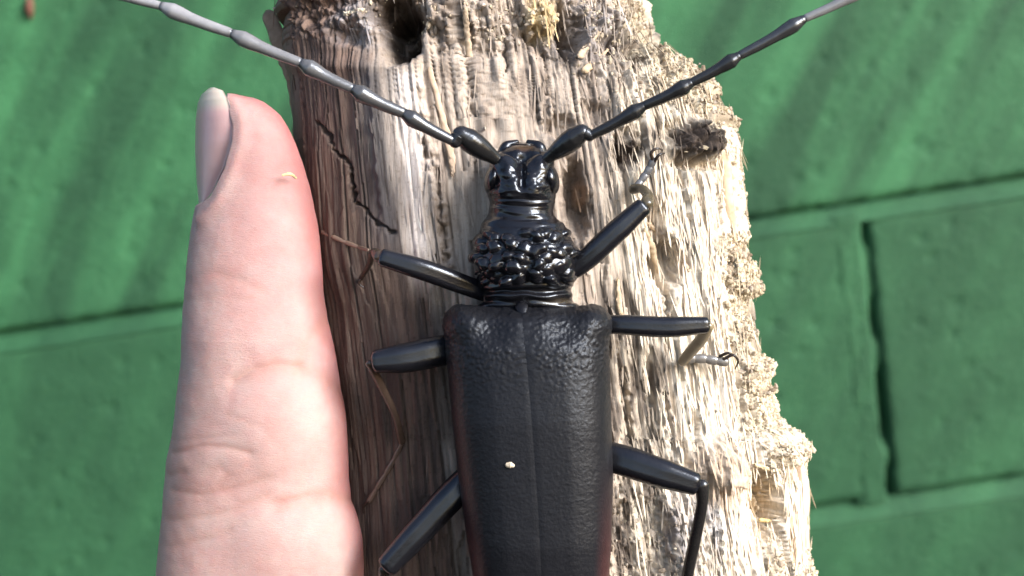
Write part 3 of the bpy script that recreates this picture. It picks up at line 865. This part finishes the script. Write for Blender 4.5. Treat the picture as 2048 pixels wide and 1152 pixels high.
# eyes: kidney-shaped bulges beside the antennal bases
def ellipsoid(c, r, rot=0, n=28, m=18, dent=None):
    u = np.linspace(0, 2 * np.pi, n, endpoint=False); v_ = np.linspace(0.02, np.pi - .02, m)
    U, Vv = np.meshgrid(u, v_)
    p = np.stack([np.cos(U) * np.sin(Vv) * r[0], np.sin(U) * np.sin(Vv) * r[1], np.cos(Vv) * r[2]], -1).reshape(-1, 3)
    if dent is not None:
        p = p * (1 - .35 * np.exp(-np.sum((p / np.array(r) - np.array(dent)) ** 2, 1) / .25))[:, None]
    cs, sn = math.cos(rot), math.sin(rot)
    p = np.stack([p[:, 0] * cs - p[:, 1] * sn, p[:, 0] * sn + p[:, 1] * cs, p[:, 2]], -1)
    return p + c, grid_faces(n, m, True)[:, ::-1]
for s, ex_ in ((-1, 988), (1, 1099)):
    V, F = ellipsoid(P(ex_, 358, 5.0), (0.9, 1.6, 2.3), s * .25, dent=(-s * .7, .8, .4))
    bpart('eye', V, F, M_limb, BLK * .9, body)
# mandibles tucked under the labrum
for s in (-1, 1):
    c = crom([(1045 + s * 36, 306, 3.4), (1045 + s * 32, 292, 3.6), (1045 + s * 12, 284, 3.2)], 14)
    V, F = tube(np.array([P(*q) for q in c]), np.linspace(.75, .25, 14), 12)
    bpart('mandible', V, F, M_limb, BLK, body)

# wing covers: two arched shells meeting along the suture
def elytron(side):
    nu, nv = 210, 520
    ys_ = np.concatenate([np.linspace(612, 1180, nv - 110), np.linspace(1183, 1470, 110)])
    sut = np.interp(ys_, [600, 650, 800, 1000, 1152, 1470], [1042, 1046, 1060, 1075, 1083, 1092])
    if side < 0:
        out = np.interp(ys_, [612, 622, 640, 700, 850, 960, 1080, 1152, 1300, 1400, 1450, 1470], [912, 896, 889, 892, 905, 918, 934, 946, 975, 1010, 1050, 1080])
    else:
        out = np.interp(ys_, [612, 622, 640, 700, 850, 960, 1080, 1152, 1300, 1400, 1450, 1470], [1192, 1208, 1215, 1217, 1222, 1225, 1222, 1217, 1200, 1170, 1130, 1100])
    topw = np.interp(ys_, [612, 620, 640, 700, 850, 1100, 1300, 1420, 1470], [7.0, 8.6, 9.8, 10.7, 11.0, 10.6, 9.2, 6.8, 4.5])
    out = sm(out, 6); topw = sm(topw, 5)
    u = np.linspace(0, 1, nu)
    a = u * R(118)                         # from the suture over the flank to below the widest line
    V = np.zeros((nv, nu, 3))
    pr = .62
    cx = np.sin(np.minimum(a, np.pi)) ; cz = np.cos(a)
    cx = np.sign(cx) * np.abs(cx) ** pr; cz = np.sign(cz) * np.abs(cz) ** .80
    base_w = 4.6
    ww = base_w + (topw - base_w)[:, None] * np.where(cz > 0, cz, cz * .8)[None, :]
    xs_ = sut[:, None] + (out - sut)[:, None] * cx[None, :]
    kz_ = (D - ww) / D
    kx_ = (D - base_w) / D
    V[..., 0] = (xs_ - 1024) / PXMM * (kz_ * (1 - cx[None, :]) + kx_ * cx[None, :])
    V[..., 1] = (576 - ys_)[:, None] / PXMM * kz_
    V[..., 2] = ww
    V = V.reshape(-1, 3)
    F = grid_faces(nu, nv)
    Nn_ = vnormals(V, F)
    if Nn_.reshape(nv, nu, 3)[200, 20, 2] < 0: Nn_ = -Nn_; F = F[:, ::-1]
    x = np.broadcast_to(np.abs(xs_ - sut[:, None]) / (np.abs(out - sut)[:, None]), (nv, nu)).ravel()
    ax = V[:, 0]; ay = V[:, 1]
    qy_ = np.repeat(ys_, nu); qx_ = xs_.ravel()
    coarse = 1 - sstep(640, 830, qy_)
    g1, g2, gid = worley(ax / .42 + .3 * perlin(ax * 1.5, ay * 1.5, 3), ay / .46, 120 + side)
    rug = (1 - sstep(.05, .75, g1)) * (.4 + .8 * gid)
    d = rug * (.006 + .078 * coarse) + perlin(ax / .35, ay / .35, 122) * (.012 + .016 * coarse) + fbm(ax / 1.6, ay / 1.6, 123) * (.02 + .05 * coarse)
    d += -.055 * np.exp(-(x / .018) ** 2) + .006 * np.exp(-((x - .055) / .03) ** 2)       # suture line and its raised bead
    d += .03 * np.exp(-((x - .45) / .08) ** 2) * sstep(680, 800, qy_)                    # faint ribs
    d += .5 * blob(qx_, qy_, 925 if side < 0 else 1192, 645, 30, 28, .8)                 # shoulder
    d -= .45 * blob(qx_, qy_, 985 if side < 0 else 1130, 650, 26, 30, .9)
    V = V + Nn_ * d[:, None]
    col = np.tile(np.array([0.0085, 0.0088, 0.011]), (len(V), 1))
    col = mixv(col, [0.050, 0.016, 0.016], .75 * sstep(900, 1200, qy_) * sstep(.72, .95, x))
    col = mixv(col, [0.05, 0.018, 0.012], .5 * sstep(1150, 1400, qy_))
    return V, F, col
for s, lab in ((-1, 'wing cover in shade with a pale speck on it'), (1, 'wing cover catching the light')):
    V, F, c = elytron(s)
    o = bpart('wing_cover', V, F, M_elytra, c); o['label'] = lab
# scutellum
c = crom([(1042, 604, 7.8), (1044, 618, 8.4), (1047, 632, 9.0)], 12)
V, F = tube(np.array([P(*q) for q in c]), np.array([.2, .4, .5, .6, .6, .6, .55, .5, .4, .3, .2, .08]), 12, .5)
bpart('scutellum', V, F, M_elytra, BLK)

# legs ---------------------------------------------------------------
def limb(pts, rads, n=30, nseg=16, flat=1.0, groove=0.0, cap=1.0):
    """pts: photo x, y and height w in mm; rads: radius in photo pixels"""
    c = crom(pts, n)
    path = np.array([P(*q) for q in c])
    r = np.interp(np.linspace(0, 1, n), np.linspace(0, 1, len(rads)), rads) / PXMM
    return tube(path, r, nseg, flat, groove=groove, cap=cap)
GREYB = np.array([0.22, 0.18, 0.125])
def on_log(pts):
    return [(x, y, log_w(x, y) + .45 if w is None else w) for x, y, w in pts]
def leg(femur, fr_, tibia, tr_, tarsus=None, claws=None, tib_col=(0.03, .024, .02), tar_col=GREYB, tr2=9, label=None):
    V, F = limb(femur, fr_, 34, 24, .85, .16, .45)
    V = V + .005 * rng.normal(0, 1, V.shape)
    l = bpart('leg', V, F, M_limb, BLK * 1.15)
    if label: l['label'] = label
    tibia = on_log(tibia); tarsus = on_log(tarsus) if tarsus else None; claws = [on_log(c_) for c_ in claws] if claws else None
    V, F = limb(tibia, tr_, 30, 14, .8)
    bpart('tibia', V, F, M_limb, tib_col, l)
    if tarsus:
        # four lobed joints
        c = crom(tarsus, 5)
        for a, b_ in zip(c[:-1], c[1:]):
            V, F = limb([a, (a + b_) / 2, b_], [tr2 * .7, tr2 * .85, tr2 * 1.0, tr2 * .95], 12, 10, .55)
            bpart('tarsus_joint', V, F, M_pubes, tar_col, l)
        for cl in claws or []:
            V, F = limb(cl, [3.6, 3.2, 2.4, 1.2], 14, 8)
            bpart('claw', V, F, M_limb, (.03, .02, .015), l)
    return l
# photo-left fore, mid, hind
leg([(985, 590, 3.5), (935, 572, 5), (850, 541, 6.6), (765, 515, 7)], [18, 19, 20, 20, 17], [(758, 512, 6.8), (746, 506, 5.5), (738, 530, 2.5), (722, 556, None)], [13, 8, 6, 5],
    [(736, 500, 2.5), (710, 492, None), (676, 478, None), (645, 464, None)], [[(724, 556, None), (718, 566, None), (728, 576, None)]], (.05, .035, .025), np.array([.17, .12, .085]), 5, 'fore leg reaching toward the thumb')
leg([(960, 690, 2.5), (890, 700, 4.5), (815, 715, 5.4), (752, 723, 5.6)], [24, 29, 30, 28, 22], [(740, 728, 5.2), (764, 775, 3), (790, 830, 1.4), (803, 882, None)], [9, 8, 7, 8],
    [(803, 888, None), (785, 925, None), (760, 965, None), (738, 1002, None)], [[(738, 1002, None), (728, 1012, None), (726, 1026, None)]], (.075, .05, .038), np.array([.10, .07, .055]), 6, 'middle leg in the shade of the dark flank')
leg([(990, 920, 2.5), (920, 975, 4.2), (845, 1055, 5), (775, 1132, 5.4)], [24, 30, 29, 27, 22], [(768, 1140, 5), (760, 1220, 1.5), (762, 1300, -2)], [11, 10, 9],
    [(764, 1310, -3), (760, 1345, -3.4), (755, 1370, -4)], None, label='hind leg leaving the picture below the thumb')
# photo-right fore, mid, hind
leg([(1110, 560, 3.5), (1165, 525, 4.6), (1225, 470, 5), (1285, 414, 5)], [16, 20, 22, 22, 18], [(1294, 405, 4.6), (1296, 392, 3.4), (1284, 378, 2), (1266, 378, 1.0)], [13, 11, 9, 10],
    [(1270, 380, 1.2), (1283, 360, 1.0), (1296, 342, 1.0), (1306, 322, 1.2)], [[(1306, 322, 1.2), (1302, 306, 1.6), (1314, 297, 1.6), (1326, 300, 1.2)], [(1308, 324, 1.2), (1318, 310, 1.6), (1330, 306, 1.2)]],
    (.075, .062, .04), np.array([.10, .10, .105]), 8, 'fore leg with its knee up on pale splinters')
leg([(1160, 652, 2.5), (1230, 649, 4.4), (1330, 654, 4.8), (1412, 650, 4.6)], [16, 18, 20, 20, 16], [(1416, 654, 4.2), (1404, 676, 2.6), (1386, 698, 1), (1366, 722, -.8)], [11, 12, 12, 11],
    [(1362, 722, -.9), (1392, 716, -1), (1422, 720, -1.1), (1450, 724, -1.2)], [[(1448, 718, -1), (1466, 710, -.7), (1476, 722, -.9), (1470, 738, -1.3)], [(1440, 712, -1), (1456, 706, -.6), (1468, 710, -.8)]],
    (.20, .16, .10), np.array([.12, .11, .10]), 10, 'middle leg stretched level over the bright wood')
leg([(1150, 905, 2.5), (1225, 915, 4.4), (1310, 942, 5.4), (1390, 968, 5.8)], [24, 29, 30, 28, 22], [(1404, 972, 5.6), (1404, 1010, 5), (1390, 1080, 3.4), (1374, 1160, 1.4), (1366, 1260, -1.5)], [14, 11, 12, 12, 11],
    [(1366, 1270, -2), (1372, 1310, -2.2), (1376, 1340, -2.6)], None, (.016, .015, .015), label='hind leg bent down at the glossy knee')

# antennae --------------------------------------------------------------
def antenna(pts, wd, label, greys):
    """pts: joints from the scape outward (x, y, w); each joint swells towards its far end"""
    base = None
    for i, (a, b_) in enumerate(zip(pts[:-1], pts[1:])):
        a = np.array(a, float); b_ = np.array(b_, float)
        w0 = wd[i]
        if i == 0:      # scape: stout, cone-shaped
            prof = [w0 * .50, w0 * .62, w0 * .85, w0 * 1.0, w0 * 1.02, w0 * .8]
        elif i == 1:    # pedicel: a small bead
            prof = [w0 * .7, w0, w0 * .8]
        else:
            prof = [w0 * .56, w0 * .60, w0 * .64, w0 * .66, w0 * .72, w0 * .86, w0 * .92, w0 * .60]
        q = [a + (b_ - a) * t for t in (0.03, .35, .68, .965)]
        mid_b = np.array([0, 2.0, 0]) if i > 1 else 0
        q[1] = q[1] + mid_b; q[2] = q[2] + mid_b
        V, F = limb(q, prof, 34, 16)
        g = greys[min(i, len(greys) - 1)]
        mat = M_limb if g < .03 else M_pubes
        colr_ = np.tile(np.array([g, g, g * 1.05]), (len(V), 1))
        tpar = np.clip(((V - P(*a)) @ (P(*b_) - P(*a))) / np.dot(P(*b_) - P(*a), P(*b_) - P(*a)), 0, 1)
        colr_ = mixv(colr_, [0.015, .015, .017], .85 * sstep(.93, 1.0, tpar) + .5 * (1 - sstep(0, .05, tpar)))
        if base is None:
            base = bpart('antenna', V, F, M_limb, colr_); base['label'] = label
        else:
            bpart('antenna_joint', V, F, mat, colr_, base)
antenna([(1004, 326, 6.5), (920, 268, 8.6), (910, 284, 8.8), (806, 226, 10.0), (705, 178, 11.0), (602, 126, 11.6), (463, 67, 12), (322, 12, 12), (190, -28, 11.6), (60, -60, 11), (-70, -84, 10)],
        [22, 15, 17, 18, 17, 16, 16, 14, 13, 12], 'antenna slanting out over the thumb side', [.012, .012, .035, .06, .09, .15, .22, .26, .25])
antenna([(1086, 322, 6.5), (1165, 264, 8.6), (1180, 272, 8.8), (1288, 212, 10.0), (1382, 166, 11.0), (1478, 112, 11.8), (1608, 38, 12.4), (1740, -26, 12.6), (1880, -84, 12), (2010, -130, 11)],
        [21, 13, 16, 16, 15, 15, 13, 13, 12], 'antenna slanting out past the bright side of the log', [.015, .015, .016, .017, .02, .03, .16, .2])

# ------------------------------------------------------------------ small loose things
def loose(name, pts, rads, mat, colour, label, cat, flat=.6):
    V, F = limb(pts, rads, 18, 9, flat)
    V = V + rng.normal(0, .015, V.shape)
    o_ = P(*pts[0])
    o = put(name, mesh_from(name, V - o_, F, mat, np.tile(np.array(colour), (len(V), 1))), None, HELD @ Matrix.Translation(Vector(o_ * .001)))
    return tag(o, label, cat)
loose('pale_fibre', [(566, 350, 4.4), (580, 348, 4.0), (592, 356, 3.2)], [2.4, 3.2, 2], M_fibre, (.68, .56, .30), 'short pale wood fibre stuck to the pink thumb pad', 'fibre')
loose('pale_speck', [(1015, 930, 10.9), (1021, 930, 10.95), (1025, 931, 10.95)], [4.5, 6, 4], M_fibre, (.6, .52, .40), 'tiny pale crumb lying on the beetle\'s shaded wing cover', 'crumb', .8)
# brown fleck stuck on the wall, upper left
p0 = ray_wall(62, 14)
c = crom([(-1, -1.5, -7), (0, -2.6, 0), (1.5, -1.5, 7)], 12)
V, F = tube(c, np.array([.6, 1.2, 1.8, 2.2, 2.4, 2.5, 2.4, 2.3, 2.0, 1.6, 1.1, .6]), 9)
o = put('brown_fleck', mesh_from('brown_fleck', V, F, M_fibre, np.tile(np.array([.13, .055, .04]), (len(V), 1))), None, Matrix.Translation(p0))
tag(o, 'small brown fleck stuck high on the green wall', 'fleck')

# ------------------------------------------------------------------ leafy twig added out of view to dim the log's top
M_shade_leaf, nt, b = new_mat('added_shade_leaf')
v = coords(nt, (1000, 1000, 1000))
nt.links.new(ramp(nt, noise(nt, v, .2, 4), [(0.3, (0.035, 0.085, 0.02)), (0.7, (0.06, 0.13, 0.03))]), b.inputs['Base Color'])
b.inputs['Roughness'].default_value = 0.45
M_shade_twig, nt, b = new_mat('added_shade_twig_bark')
v = coords(nt, (1000, 1000, 1000))
nt.links.new(ramp(nt, noise(nt, v, 1.0, 4), [(0.3, (0.06, 0.045, 0.03)), (0.7, (0.12, 0.09, 0.06))]), b.inputs['Base Color'])
sv = np.array(SUN_HELD)
e1 = np.cross(sv, (0, 0, 1)); e1 /= np.linalg.norm(e1); e2 = np.cross(sv, e1)
if e2[1] < 0: e2 = -e2
if e1[0] < 0: e1 = -e1
tq = P(900, 60, 0) + sv * 200 + e2 * 30
twig = bpy.data.objects.new('added_shade_twig', None); COL.objects.link(twig)
twig.matrix_world = HELD @ Matrix.Translation(Vector(tq * .001))
tag(twig, 'green leafy twig added out of view to shade the top of the log', 'twig')
stem = crom([e2 * 42 - e1 * 90, e2 * 40 - e1 * 40 + sv * 6, e2 * 36 + e1 * 10, e2 * 44 + e1 * 70 - sv * 8, e2 * 60 + e1 * 120], 40)
V, F = tube(stem, np.linspace(1.0, 2.4, 40), 8)
put('stem', mesh_from('stem', V, F, M_shade_twig), twig)
def shade_leaf_mesh(seed):
    n, m = 16, 7
    t = np.linspace(0, 1, n); w = np.sin(np.pi * t ** .8) ** .8 * 13
    a = np.linspace(-1, 1, m)
    T_, A_ = np.meshgrid(t, a, indexing='ij')
    X_ = A_ * w[:, None]; Y_ = T_ * 46
    Z_ = 2.5 * np.abs(A_) ** 1.5 * np.sin(np.pi * T_) - 7 * T_ ** 2 + 1.0 * perlin(T_ * 5, A_ * 2, seed)
    return mesh_from('added_shade_leaf', np.stack([X_, Y_, Z_], -1).reshape(-1, 3), grid_faces(m, n), M_shade_leaf)
lm = [shade_leaf_mesh(3), shade_leaf_mesh(8)]
lr = np.random.default_rng(4)
for i in range(16):
    p = stem[2 + int(i * 2.2)] if 2 + int(i * 2.2) < 40 else stem[-1]
    d = e2 * (-1.0 if i % 3 else 0.9) + e1 * lr.uniform(-.7, .7) + sv * lr.uniform(-.3, .3)
    d /= np.linalg.norm(d)
    n = sv + lr.normal(0, .3, 3); n -= d * np.dot(n, d); n /= np.linalg.norm(n)
    x = np.cross(d, n)
    o = put('added_shade_leaf', lm[i % 2], twig)
    o.matrix_local = Matrix(((x[0], d[0], n[0], p[0] * .001), (x[1], d[1], n[1], p[1] * .001), (x[2], d[2], n[2], p[2] * .001), (0, 0, 0, 1)))
